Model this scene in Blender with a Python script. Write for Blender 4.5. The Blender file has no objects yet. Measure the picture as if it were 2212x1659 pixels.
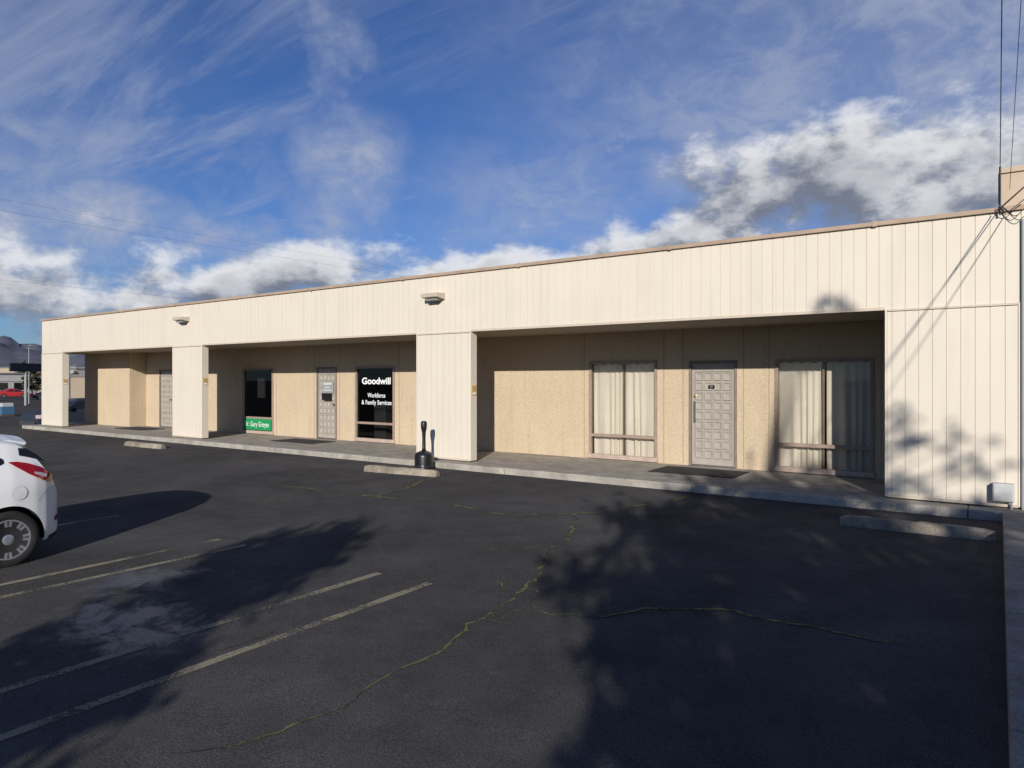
import bpy, bmesh, math, random
import numpy as np
from mathutils import Vector, Matrix
from mathutils import noise as mn
random.seed(7); np.random.seed(7)
C = bpy.context
S = C.scene
COL = S.collection
S.view_settings.view_transform = 'Standard'
S.view_settings.look = 'None'
S.view_settings.exposure = 0

# ------------------------------------------------------------------ materials
def new_mat(name):
    m = bpy.data.materials.new(name); m.use_nodes = True
    nt = m.node_tree
    b = nt.nodes['Principled BSDF']
    return m, nt, b

def mat(name, col, rough=0.6, var=0.12, scale=6.0, bump=0.0, bscale=80.0, metal=0.0, spec=0.4,
        fine=0.0, fscale=150.0, col2=None, coat=0.0, streak=0.0):
    m, nt, b = new_mat(name)
    N = nt.nodes; L = nt.links
    tc = N.new('ShaderNodeTexCoord')
    n1 = N.new('ShaderNodeTexNoise'); n1.inputs['Scale'].default_value = scale
    n1.inputs['Detail'].default_value = 6
    L.new(tc.outputs['Object'], n1.inputs['Vector'])
    mr = N.new('ShaderNodeMapRange'); mr.inputs[1].default_value = 0.3; mr.inputs[2].default_value = 0.7
    L.new(n1.outputs['Fac'], mr.inputs[0])
    mx = N.new('ShaderNodeMix'); mx.data_type = 'RGBA'
    c2 = col2 if col2 else tuple(c*(1-var) for c in col)
    mx.inputs[6].default_value = (*c2, 1); mx.inputs[7].default_value = (*col, 1)
    L.new(mr.outputs[0], mx.inputs[0])
    out = mx.outputs[2]
    if fine > 0:
        n2 = N.new('ShaderNodeTexNoise'); n2.inputs['Scale'].default_value = fscale
        n2.inputs['Detail'].default_value = 3
        L.new(tc.outputs['Object'], n2.inputs['Vector'])
        m2 = N.new('ShaderNodeMapRange'); m2.inputs[1].default_value = 0.35; m2.inputs[2].default_value = 0.65
        m2.inputs[3].default_value = 1-fine; m2.inputs[4].default_value = 1+fine
        L.new(n2.outputs['Fac'], m2.inputs[0])
        vm = N.new('ShaderNodeVectorMath'); vm.operation = 'SCALE'
        L.new(out, vm.inputs[0]); L.new(m2.outputs[0], vm.inputs['Scale'])
        out = vm.outputs[0]
    if streak > 0:   # vertical weather streaks
        mp = N.new('ShaderNodeMapping'); mp.inputs['Scale'].default_value = (6, 6, .35)
        L.new(tc.outputs['Object'], mp.inputs[0])
        n4 = N.new('ShaderNodeTexNoise'); n4.inputs['Scale'].default_value = 1.3; n4.inputs['Detail'].default_value = 6
        L.new(mp.outputs[0], n4.inputs['Vector'])
        m4 = N.new('ShaderNodeMapRange'); m4.inputs[1].default_value = .5; m4.inputs[2].default_value = .8
        m4.inputs[3].default_value = 1; m4.inputs[4].default_value = 1-streak
        L.new(n4.outputs['Fac'], m4.inputs[0])
        vm = N.new('ShaderNodeVectorMath'); vm.operation = 'SCALE'
        L.new(out, vm.inputs[0]); L.new(m4.outputs[0], vm.inputs['Scale'])
        out = vm.outputs[0]
    L.new(out, b.inputs['Base Color'])
    b.inputs['Roughness'].default_value = rough
    b.inputs['Metallic'].default_value = metal
    b.inputs['Specular IOR Level'].default_value = spec
    b.inputs['Coat Weight'].default_value = coat
    if bump > 0:
        n3 = N.new('ShaderNodeTexNoise'); n3.inputs['Scale'].default_value = bscale
        n3.inputs['Detail'].default_value = 4
        L.new(tc.outputs['Object'], n3.inputs['Vector'])
        bp = N.new('ShaderNodeBump'); bp.inputs['Strength'].default_value = bump
        bp.inputs['Distance'].default_value = 0.01
        L.new(n3.outputs['Fac'], bp.inputs['Height'])
        L.new(bp.outputs[0], b.inputs['Normal'])
    return m

M = {}
M['siding'] = mat('cream_siding', (0.645, 0.58, 0.475), 0.55, 0.05, 1.3, 0.04, 40, fine=0.015, fscale=30, streak=.07)
M['coping'] = mat('tan_coping', (0.42, 0.31, 0.22), 0.6, 0.25, 3.0)
M['seam'] = mat('siding_trim', (0.55, 0.47, 0.37), 0.5, 0.1)
M['stucco'] = mat('aggregate_stucco', (0.53, 0.425, 0.295), 0.95, 0.08, 1.3, 0.6, 90, spec=.1, fine=0.24, fscale=85, streak=.12)
M['joint'] = mat('wall_joint', (0.36, 0.28, 0.18), 0.85, 0.2)
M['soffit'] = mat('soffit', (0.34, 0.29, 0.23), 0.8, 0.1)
M['frame'] = mat('brown_window_frame', (0.34, 0.255, 0.20), 0.6, 0.25, 8)
M['sill'] = mat('pale_sill', (0.48, 0.37, 0.30), 0.6, 0.25, 8)
M['door'] = mat('taupe_door', (0.37, 0.335, 0.285), 0.6, 0.15, 5, fine=0.05, fscale=60)
M['doorframe'] = mat('door_frame', (0.22, 0.175, 0.135), 0.6, 0.2, 8)
M['black'] = mat('black_plastic', (0.012, 0.012, 0.013), 0.35, 0.3, 10, spec=0.5)
M['rubber'] = mat('rubber', (0.02, 0.02, 0.02), 0.85, 0.3, 20)
M['matm'] = mat('mat_fabric', (0.03, 0.03, 0.032), 0.95, 0.3, 30)
M['metal'] = mat('dull_metal', (0.35, 0.33, 0.3), 0.35, 0.2, 10, metal=0.9)
M['brass'] = mat('brass', (0.55, 0.4, 0.15), 0.35, 0.2, 10, metal=0.9)
M['white'] = mat('white_paint', (0.78, 0.78, 0.78), 0.5, 0.04, 10)
M['greensign'] = mat('green_sign', (0.015, 0.27, 0.09), 0.5, 0.1, 3)
M['greyp'] = mat('grey_paint', (0.30, 0.30, 0.30), 0.5, 0.15, 6)
M['boxgrey'] = mat('pale_grey_box', (0.46, 0.46, 0.45), 0.6, 0.1, 6)
M['yellow'] = mat('yellow_plaque', (0.62, 0.40, 0.06), 0.5, 0.15, 30)
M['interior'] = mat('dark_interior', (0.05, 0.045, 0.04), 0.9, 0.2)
M['tanblock'] = mat('tan_block_wall', (0.52, 0.41, 0.30), 0.85, 0.12, 3, 0.4, 60)
M['lampgrey'] = mat('lamp_lens', (0.25, 0.24, 0.22), 0.4, 0.2)
M['curtain'] = mat('sheer_curtain', (0.70, 0.665, 0.60), .9, .08, 2, spec=.1)

def glass_mat(name, tint, gl):
    m = bpy.data.materials.new(name); m.use_nodes = True
    nt = m.node_tree; N = nt.nodes; L = nt.links; N.clear()
    o = N.new('ShaderNodeOutputMaterial'); mx = N.new('ShaderNodeMixShader')
    t = N.new('ShaderNodeBsdfTransparent'); t.inputs[0].default_value = (*tint, 1)
    g = N.new('ShaderNodeBsdfGlossy'); g.inputs['Roughness'].default_value = 0.02
    g.inputs['Color'].default_value = (0.9, 0.95, 0.95, 1)
    fr = N.new('ShaderNodeFresnel'); fr.inputs[0].default_value = gl
    L.new(fr.outputs[0], mx.inputs[0]); L.new(t.outputs[0], mx.inputs[1]); L.new(g.outputs[0], mx.inputs[2])
    L.new(mx.outputs[0], o.inputs[0]); return m
M['glass'] = glass_mat('window_glass', (0.82, 0.80, 0.76), 1.45)
M['glassdark'] = glass_mat('tinted_window_glass', (0.25, 0.26, 0.25), 1.45)
def carglass():
    m, nt, b = new_mat('car_glass')
    b.inputs['Base Color'].default_value = (0.012, 0.014, 0.016, 1)
    b.inputs['Roughness'].default_value = 0.04; b.inputs['Specular IOR Level'].default_value = 0.6
    return m
M['carglass'] = carglass()
M['carwhite'] = mat('white_car_paint', (0.80, 0.79, 0.775), 0.35, 0.02, 5, coat=0.5)
M['carslate'] = mat('slate_car_paint', (0.028, 0.034, 0.048), 0.6, 0.05, 5, spec=.15)
M['cardark'] = mat('dark_car_paint', (0.02, 0.023, 0.03), 0.5, 0.05, 5, spec=.2)
M['carred'] = mat('red_car_paint', (0.35, 0.02, 0.02), 0.4, 0.05, 5, spec=.3)
M['lampred'] = mat('red_lamp', (0.42, 0.004, 0.006), 0.12, 0.45, 14, coat=1.0)
M['lampclear'] = mat('clear_lamp', (0.6, 0.5, 0.5), 0.15, 0.2, 12, coat=1.0)
M['rim'] = mat('alloy_rim', (0.50, 0.50, 0.51), 0.3, 0.1, 10, metal=0.7)

def concrete(name, col, dirt=0.45):
    m, nt, b = new_mat(name); N = nt.nodes; L = nt.links
    tc = N.new('ShaderNodeTexCoord')
    a = N.new('ShaderNodeTexNoise'); a.inputs['Scale'].default_value = 2.5; a.inputs['Detail'].default_value = 8; a.inputs['Roughness'].default_value = 0.7
    f = N.new('ShaderNodeTexNoise'); f.inputs['Scale'].default_value = 60; f.inputs['Detail'].default_value = 4
    L.new(tc.outputs['Object'], a.inputs[0]); L.new(tc.outputs['Object'], f.inputs[0])
    r = N.new('ShaderNodeValToRGB'); r.color_ramp.elements[0].position = 0.35; r.color_ramp.elements[1].position = 0.65
    r.color_ramp.elements[0].color = (*[c*(1-dirt) for c in col], 1); r.color_ramp.elements[1].color = (*col, 1)
    L.new(a.outputs[0], r.inputs[0])
    m2 = N.new('ShaderNodeMapRange'); m2.inputs[1].default_value = .3; m2.inputs[2].default_value = .7; m2.inputs[3].default_value = .75; m2.inputs[4].default_value = 1.2
    L.new(f.outputs[0], m2.inputs[0])
    vm = N.new('ShaderNodeVectorMath'); vm.operation = 'SCALE'
    L.new(r.outputs[0], vm.inputs[0]); L.new(m2.outputs[0], vm.inputs['Scale'])
    L.new(vm.outputs[0], b.inputs['Base Color'])
    b.inputs['Roughness'].default_value = 0.9; b.inputs['Specular IOR Level'].default_value = 0.2
    bp = N.new('ShaderNodeBump'); bp.inputs['Strength'].default_value = .5; bp.inputs['Distance'].default_value = .01
    L.new(f.outputs[0], bp.inputs['Height']); L.new(bp.outputs[0], b.inputs['Normal'])
    return m
M['concrete'] = concrete('walkway_concrete', (0.42, 0.385, 0.33), .4)
M['concrete2'] = concrete('wheel_stop_concrete', (0.36, 0.31, 0.24), 0.6)
M['concrete3'] = concrete('low_wall_concrete', (0.33, 0.295, 0.26), 0.5)

def asphalt_mat():
    m, nt, b = new_mat('asphalt'); N = nt.nodes; L = nt.links
    tc = N.new('ShaderNodeTexCoord')
    def noise(sc, det=5, ro=0.55, dist=0):
        n = N.new('ShaderNodeTexNoise'); n.inputs['Scale'].default_value = sc; n.inputs['Detail'].default_value = det
        n.inputs['Roughness'].default_value = ro; n.inputs['Distortion'].default_value = dist
        L.new(tc.outputs['Object'], n.inputs['Vector']); return n.outputs['Fac']
    def mrange(x, a, b_, c, d):
        r = N.new('ShaderNodeMapRange'); r.inputs[1].default_value = a; r.inputs[2].default_value = b_
        r.inputs[3].default_value = c; r.inputs[4].default_value = d; L.new(x, r.inputs[0]); return r.outputs[0]
    def mul(a, b_):
        r = N.new('ShaderNodeMath'); r.operation = 'MULTIPLY'
        L.new(a, r.inputs[0])
        if isinstance(b_, float): r.inputs[1].default_value = b_
        else: L.new(b_, r.inputs[1])
        return r.outputs[0]
    big = mrange(noise(0.35, 5, 0.6, 0.6), .35, .65, .78, 1.14)
    med = mrange(noise(2.2, 7, 0.7), .3, .7, .80, 1.16)
    fine = mrange(noise(90, 3, 0.6), .35, .68, .66, 1.30)
    grit = mrange(noise(230, 1, 0.5), .62, .72, 1.0, 2.4)
    v = mul(mul(mul(big, med), fine), grit)
    def damp(cx, cy, rx, ry):
        cb = N.new('ShaderNodeVectorMath'); cb.operation = 'SUBTRACT'; cb.inputs[1].default_value = (cx, cy, 0)
        L.new(tc.outputs['Object'], cb.inputs[0])
        sc = N.new('ShaderNodeVectorMath'); sc.operation = 'MULTIPLY'; sc.inputs[1].default_value = (1/rx, 1/ry, 0)
        L.new(cb.outputs[0], sc.inputs[0])
        ln = N.new('ShaderNodeVectorMath'); ln.operation = 'LENGTH'; L.new(sc.outputs[0], ln.inputs[0])
        return mrange(ln.outputs['Value'], 0.2, 1.0, 1.0, 0.0)
    def mx(a, b_):
        r = N.new('ShaderNodeMath'); r.operation = 'MAXIMUM'; L.new(a, r.inputs[0]); L.new(b_, r.inputs[1]); return r.outputs[0]
    # shallow hollows that stay damp after rain
    d = mx(damp(-5.7, 2.75, 1.7, 1.1), damp(-6.9, 3.5, 1.3, 1.0))
    wetn = noise(2.4, 9, 0.74, .5)
    ad = N.new('ShaderNodeMath'); ad.operation = 'ADD'; L.new(mul(d, .8), ad.inputs[0]); L.new(mrange(wetn, .32, .68, 0., .8), ad.inputs[1])
    wet = mrange(ad.outputs[0], .80, 1.25, 0, 1)
    darkw = mrange(ad.outputs[0], .75, 1.1, 1.0, 0.75)
    v2 = mul(v, darkw)
    rgb = N.new('ShaderNodeVectorMath'); rgb.operation = 'SCALE'; rgb.inputs[0].default_value = (0.077, 0.0735, 0.0715)
    L.new(v2, rgb.inputs['Scale'])
    L.new(rgb.outputs[0], b.inputs['Base Color'])
    L.new(mrange(wet, 0, 1, .95, .40), b.inputs['Roughness'])
    L.new(mrange(wet, 0, 1, .02, .55), b.inputs['Specular IOR Level'])
    bp = N.new('ShaderNodeBump'); bp.inputs['Distance'].default_value = .004
    L.new(mrange(wet, 0, 1, .6, .35), bp.inputs['Strength'])
    L.new(fine, bp.inputs['Height']); L.new(bp.outputs[0], b.inputs['Normal'])
    return m
M['asphalt'] = asphalt_mat()

def worn(name, col, thr=0.5, sc=25, sc2=3.0, soft=.08):
    m, nt, b = new_mat(name); N = nt.nodes; L = nt.links
    tc = N.new('ShaderNodeTexCoord')
    a = N.new('ShaderNodeTexNoise'); a.inputs['Scale'].default_value = sc; a.inputs['Detail'].default_value = 6; a.inputs['Roughness'].default_value = .75
    c = N.new('ShaderNodeTexNoise'); c.inputs['Scale'].default_value = sc2
    L.new(tc.outputs['Object'], a.inputs[0]); L.new(tc.outputs['Object'], c.inputs[0])
    ad = N.new('ShaderNodeMath'); ad.operation = 'ADD'; L.new(a.outputs[0], ad.inputs[0]); L.new(c.outputs[0], ad.inputs[1])
    mr = N.new('ShaderNodeMapRange'); mr.inputs[1].default_value = thr*2-soft; mr.inputs[2].default_value = thr*2+soft
    L.new(ad.outputs[0], mr.inputs[0])
    tr = N.new('ShaderNodeBsdfTransparent'); ms = N.new('ShaderNodeMixShader')
    b.inputs['Base Color'].default_value = (*col, 1); b.inputs['Roughness'].default_value = .85
    b.inputs['Specular IOR Level'].default_value = .15
    L.new(mr.outputs[0], ms.inputs[0]); L.new(tr.outputs[0], ms.inputs[1]); L.new(b.outputs[0], ms.inputs[2])
    L.new(ms.outputs[0], N['Material Output'].inputs[0]); return m
M['line'] = worn('worn_line_paint', (0.25, 0.225, 0.155), 0.475, 34, 2.0, .12)
M['moss'] = worn('crack_moss', (0.145, 0.145, 0.06), 0.475, 16, 2.0)
M['crack'] = mat('dark_crack', (0.022, 0.022, 0.02), .95)

M['leaf'] = mat('leaf', (0.06, 0.10, 0.025), .6, .5, 1.5)
M['leafdull'] = mat('leaf_dull', (0.09, 0.085, 0.04), .6, .5, 1.5)
M['bark'] = mat('bark', (0.12, 0.09, 0.065), .9, .4, 8, .6, 20)
M['hill'] = mat('hazy_hill', (0.17, 0.175, 0.205), 1.0, .35, .006, spec=0, fine=.15, fscale=.03)  # distance haze is put into this pale bluish hill colour
M['roofgrey'] = mat('roof_grey', (0.18, .18, .18), .9, .2, 1)

# ------------------------------------------------------------------ helpers
def mesh_obj(name, verts, faces, material, parent=None, smooth=False, bevel=0.0):
    me = bpy.data.meshes.new(name); me.from_pydata([tuple(v) for v in verts], [], faces)
    me.update()
    bm = bmesh.new(); bm.from_mesh(me); bmesh.ops.recalc_face_normals(bm, faces=bm.faces); bm.to_mesh(me); bm.free()
    if material: me.materials.append(material)
    if smooth:
        for p in me.polygons: p.use_smooth = True
    o = bpy.data.objects.new(name, me); COL.objects.link(o)
    if parent: o.parent = parent
    if bevel > 0:
        md = o.modifiers.new('bevel', 'BEVEL'); md.width = bevel; md.segments = 2; md.limit_method = 'ANGLE'
    return o

class MB:
    def __init__(s): s.v = []; s.f = []
    def box(s, x0, x1, y0, y1, z0, z1):
        n = len(s.v)
        s.v += [(x0,y0,z0),(x1,y0,z0),(x1,y1,z0),(x0,y1,z0),(x0,y0,z1),(x1,y0,z1),(x1,y1,z1),(x0,y1,z1)]
        s.f += [(n,n+3,n+2,n+1),(n+4,n+5,n+6,n+7),(n,n+1,n+5,n+4),(n+1,n+2,n+6,n+5),(n+2,n+3,n+7,n+6),(n+3,n,n+4,n+7)]
        return s
    def quad(s, *p):
        n = len(s.v); s.v += list(p); s.f.append(tuple(range(n, n+len(p)))); return s
    def tube(s, p0, p1, r0, r1, n=8):
        p0 = Vector(p0); p1 = Vector(p1); d = (p1-p0).normalized()
        a = d.orthogonal().normalized(); b = d.cross(a)
        k = len(s.v)
        for p, r in ((p0, r0), (p1, r1)):
            for i in range(n):
                t = 2*math.pi*i/n; s.v.append(tuple(p+a*r*math.cos(t)+b*r*math.sin(t)))
        for i in range(n): s.f.append((k+i, k+(i+1)%n, k+n+(i+1)%n, k+n+i))
        s.f.append(tuple(range(k, k+n))); s.f.append(tuple(range(k+n, k+2*n))); return s
    def lathe(s, prof, c=(0,0,0), n=24, axis='z'):
        k = len(s.v)
        for r, z in prof:
            for i in range(n):
                t = 2*math.pi*i/n
                if axis == 'z': s.v.append((c[0]+r*math.cos(t), c[1]+r*math.sin(t), c[2]+z))
                elif axis == 'x': s.v.append((c[0]+z, c[1]+r*math.cos(t), c[2]+r*math.sin(t)))
                else: s.v.append((c[0]+r*math.cos(t), c[1]+z, c[2]+r*math.sin(t)))
        for j in range(len(prof)-1):
            for i in range(n):
                s.f.append((k+j*n+i, k+j*n+(i+1)%n, k+(j+1)*n+(i+1)%n, k+(j+1)*n+i))
        s.f.append(tuple(range(k, k+n))); s.f.append(tuple(range(k+(len(prof)-1)*n, k+len(prof)*n))); return s
    def obj(s, name, m, parent=None, **kw): return mesh_obj(name, s.v, s.f, m, parent, **kw)

def empty(name, loc, label, cat, group=None):
    e = bpy.data.objects.new(name, None); e.location = loc; e.empty_display_size = .3
    COL.objects.link(e); e['label'] = label; e['category'] = cat
    if group: e['group'] = group
    return e
def tag(o, label, cat, group=None):
    o['label'] = label; o['category'] = cat
    if group: o['group'] = group
    return o
def struct(o): o['kind'] = 'structure'; return o

def gz(x, y):
    if y > 10.6: z = -.12
    elif y > 0: z = -.12-.025*(10.6-y)
    else: z = -.385
    if x < -31: z -= 1.1*min(1, (-31-x)/11)
    return z

# ------------------------------------------------------------------ camera
cam = bpy.data.cameras.new('camera'); co = bpy.data.objects.new('camera', cam); COL.objects.link(co)
cam.sensor_width = 36; cam.lens = 24.41; cam.clip_start = .05; cam.clip_end = 8000
cam.shift_y = -0.0034
co.location = (0, 0, 1.65); co.rotation_euler = (math.radians(90), 0, math.radians(35))
S.camera = co

# ------------------------------------------------------------------ sun & world
SUN = Vector((0.4975, -1.0, 0.374)).normalized()
sl = bpy.data.lights.new('sun', 'SUN'); sl.energy = 5.0; sl.angle = math.radians(.5); sl.color = (1, .95, .88)
so = bpy.data.objects.new('sun', sl); COL.objects.link(so); so.location = (20, -40, 15)
so.rotation_euler = (-SUN).to_track_quat('-Z', 'Y').to_euler()

W = bpy.data.worlds.new('World'); S.world = W; W.use_nodes = True
try:
    W.cycles.sampling_method = 'MANUAL'; W.cycles.sample_map_resolution = 256
except Exception: pass
nt = W.node_tree; N = nt.nodes; L = nt.links; N.clear()
STR = .053
out = N.new('ShaderNodeOutputWorld'); bg = N.new('ShaderNodeBackground'); bg.inputs[1].default_value = STR
L.new(bg.outputs[0], out.inputs[0])
sky = N.new('ShaderNodeTexSky'); sky.sky_type = 'NISHITA'; sky.sun_disc = False
sky.sun_elevation = math.asin(SUN.z); sky.sun_rotation = math.atan2(SUN.x, SUN.y)
sky.air_density = 1.0; sky.dust_density = .3; sky.ozone_density = 3.0
tc = N.new('ShaderNodeTexCoord')

def M_(nt_, op, a, b=None, c=None, clamp=False):
    n = nt_.nodes.new('ShaderNodeMath'); n.operation = op; n.use_clamp = clamp
    for i, x in enumerate((a, b, c)):
        if x is None: continue
        if isinstance(x, (int, float)): n.inputs[i].default_value = x
        else: nt_.links.new(x, n.inputs[i])
    return n.outputs[0]
def V_(nt_, op, a, b=None, sc=None):
    n = nt_.nodes.new('ShaderNodeVectorMath'); n.operation = op
    for i, x in enumerate((a, b)):
        if x is None: continue
        if isinstance(x, tuple): n.inputs[i].default_value = x
        else: nt_.links.new(x, n.inputs[i])
    if sc is not None:
        if isinstance(sc, (int, float)): n.inputs['Scale'].default_value = sc
        else: nt_.links.new(sc, n.inputs['Scale'])
    return n.outputs['Value'] if op in ('DISTANCE', 'LENGTH', 'DOT_PRODUCT') else n.outputs[0]

ZS = 1.6
blobs = [(-.12,.959,.25,.092),(-.18,.944,.262,.092),(-.252,.936,.232,.088),(-.30,.927,.205,.075),(-.339,.916,.195,.072),
 (-.42,.885,.178,.07),(-.484,.855,.165,.062),(-.545,.82,.153,.055),(-.60,.782,.148,.055),(.045,.955,.275,.066),(.0,.96,.215,.08),
 (-.694,.702,.135,.060),(-.74,.655,.138,.064),(-.78,.604,.138,.066),(-.83,.54,.125,.066),(-.885,.446,.112,.070),
 (-.92,.37,.108,.075),(-.95,.29,.108,.070),(-.06,.96,.222,.085),(-.65,.745,.133,.058),
 (.14,.95,.24,.10),(-.97,.22,.10,.07)]
g = bpy.data.node_groups.new('cumulus_field', 'ShaderNodeTree')
g.interface.new_socket('Vector', in_out='INPUT', socket_type='NodeSocketVector')
g.interface.new_socket('Value', in_out='OUTPUT', socket_type='NodeSocketFloat')
gi = g.nodes.new('NodeGroupInput'); go = g.nodes.new('NodeGroupOutput')
vec = gi.outputs[0]
def gnoise(nt_, v, sc, det=8, ro=.6, dist=0., color=False):
    n = nt_.nodes.new('ShaderNodeTexNoise'); n.inputs['Scale'].default_value = sc; n.inputs['Detail'].default_value = det
    n.inputs['Roughness'].default_value = ro; n.inputs['Distortion'].default_value = dist
    nt_.links.new(v, n.inputs['Vector']); return n.outputs['Color'] if color else n.outputs['Fac']
wn = gnoise(g, vec, 7, 3, .55, color=True)
w1 = V_(g, 'SUBTRACT', wn, (.5, .5, .5)); w1 = V_(g, 'SCALE', w1, sc=.10)
vw = V_(g, 'ADD', vec, w1)
vs = V_(g, 'MULTIPLY', vw, (1, 1, ZS))
acc = None
for (x, y, z, r) in blobs:
    d_ = V_(g, 'DISTANCE', vs, (x, y, z*ZS))
    f = M_(g, 'MULTIPLY_ADD', d_, -1.0/(r*1.5), 1.0)
    acc = f if acc is None else M_(g, 'SMOOTH_MAX', acc, f, .25)
va = V_(g, 'MULTIPLY', vec, (1, 1, 1.7))
fb = gnoise(g, va, 11, 9, .61)
t_ = M_(g, 'MULTIPLY_ADD', fb, 2.7, -1.35)
F = M_(g, 'ADD', acc, t_)
g.links.new(F, go.inputs[0])
def field(v):
    n = N.new('ShaderNodeGroup'); n.node_tree = g; L.new(v, n.inputs[0]); return n.outputs[0]
D0 = tc.outputs['Generated']
F0 = field(D0); F1 = field(V_(nt, 'ADD', D0, (.018, .010, .026)))
def mr(x, a, b, c=0., d=1., smooth=True):
    n = N.new('ShaderNodeMapRange'); n.interpolation_type = 'SMOOTHSTEP' if smooth else 'LINEAR'
    n.inputs[1].default_value = a; n.inputs[2].default_value = b; n.inputs[3].default_value = c; n.inputs[4].default_value = d
    L.new(x, n.inputs[0]); return n.outputs[0]
alpha = mr(F0, -.08, .78, 0, .96)
lit = mr(M_(nt, 'SUBTRACT', F0, F1), -.45, .68)
thick = mr(F0, .5, 1.4, 1.0, .6)
lit2 = M_(nt, 'MULTIPLY', lit, thick)
def mixc(f, a, b):
    n = N.new('ShaderNodeMix'); n.data_type = 'RGBA'
    if isinstance(f, float): n.inputs[0].default_value = f
    else: L.new(f, n.inputs[0])
    for i, x in ((6, a), (7, b)):
        if isinstance(x, tuple): n.inputs[i].default_value = (*x, 1)
        else: L.new(x, n.inputs[i])
    return n.outputs[2]
K = 1/STR
cumc = mixc(lit2, tuple(c*K for c in (.175, .195, .25)), tuple(c*K for c in (.80, .81, .83)))
sp = N.new('ShaderNodeSeparateXYZ'); L.new(D0, sp.inputs[0])
zz = M_(nt, 'ADD', M_(nt, 'MAXIMUM', sp.outputs[2], 0.0), .16)
px = M_(nt, 'DIVIDE', sp.outputs[0], zz); py = M_(nt, 'DIVIDE', sp.outputs[1], zz)
cb = N.new('ShaderNodeCombineXYZ'); L.new(px, cb.inputs[0]); L.new(py, cb.inputs[1])
mp = N.new('ShaderNodeMapping'); mp.inputs['Rotation'].default_value = (0, 0, math.radians(28)); mp.inputs['Scale'].default_value = (.40, 1.7, 1)
L.new(cb.outputs[0], mp.inputs[0])
c1 = gnoise(nt, mp.outputs[0], 1.7, 10, .64, .75)
c2 = gnoise(nt, cb.outputs[0], .45, 2, .5)
cs = M_(nt, 'MULTIPLY', mr(c1, .41, .72), mr(c2, .35, .62, .3, 1.))
wv = V_(nt, 'ADD', D0, V_(nt, 'SCALE', V_(nt, 'SUBTRACT', gnoise(nt, D0, 5, 5, .62, color=True), (.5,.5,.5)), sc=.20))
def puff(x, y, z, r, sx=1., sz=1.):
    d_ = V_(nt, 'DISTANCE', V_(nt, 'MULTIPLY', wv, (sx, sx, sz)), (x*sx, y*sx, z*sz))
    return mr(d_, 0., r, 1., 0.)
tex = mr(gnoise(nt, V_(nt, 'MULTIPLY', D0, (1, 1, 1.8)), 11, 9, .66, .4), .34, .66)
puffs = None
for p in ((-.701,.647,.295,.11,1,1.0,1.1), (-.735,.625,.22,.10,1,1,.8), (-.683,.585,.437,.06,1,.8,.7), (-.70,.60,.39,.035,1,.8,.6),
          (-.918,.30,.25,.20,1,1.3,.75), (-.88,.38,.195,.19,1,2.8,1.15), (-.82,.50,.185,.17,1,3.0,1.1),(-.93,.3,.17,.15,1,2.2,1.),
          (-.02,.93,.37,.45,.8,1.3,.9), (-.25,.90,.33,.36,.8,1.2,.8), (-.50,.82,.24,.24,.8,1.6,.7), (-.90,.2,.42,.38,1,1,.45), (-.45,.72,.5,.22,1,1.4,.3),
          (-.429,.85,.300,.028,1,1.2,1.5), (-.33,.895,.30,.05,1,1.4,1.1)):
    a = M_(nt, 'MULTIPLY', puff(*p[:6]), p[6])
    puffs = a if puffs is None else M_(nt, 'MAXIMUM', puffs, a)
pt = M_(nt, 'MULTIPLY', puffs, M_(nt, 'MULTIPLY_ADD', tex, .55, .36))
cir = M_(nt, 'MAXIMUM', M_(nt, 'MULTIPLY', cs, .55), pt, clamp=True)
cir = M_(nt, 'MULTIPLY_ADD', M_(nt, 'MULTIPLY', cs, pt), .30, cir, clamp=True)
tint = V_(nt, 'MULTIPLY', sky.outputs[0], (.78, 1.08, 1.72))
circ = tuple(c*K for c in (.375, .42, .55))
s1 = mixc(cir, tint, circ)
s2 = mixc(alpha, s1, cumc)
L.new(s2, bg.inputs[0])

# ------------------------------------------------------------------ ground
xs = [-4000, -400, -120, -42] + list(np.linspace(-41, -31, 6)) + [-25, -20, -15, -10, -5, 0, 5, 20, 100, 4000]
ys = [-4000, -200, -40, -10, 0, 2, 4, 6, 8, 10.6, 14, 30, 60, 200, 4000]
v = [(x, y, gz(x, y)) for y in ys for x in xs]; nx = len(xs)
f = [(j*nx+i, j*nx+i+1, (j+1)*nx+i+1, (j+1)*nx+i) for j in range(len(ys)-1) for i in range(nx-1)]
struct(mesh_obj('ground', v, f, M['asphalt']))

b = MB(); xx = -29.6
while xx < 0.35:
    x1 = min(xx+3.66, 0.4)
    b.box(xx+.004, x1-.004, 10.65+random.uniform(-.008, .008), 13.2, -.5, 0+random.uniform(-.003, .001)); xx += 3.66
struct(b.obj('walkway', M['concrete'], bevel=.014))
struct(MB().box(-29.58, .38, 10.69, 13.2, -.5, -.02).obj('walkway_base', M['concrete3']))

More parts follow.
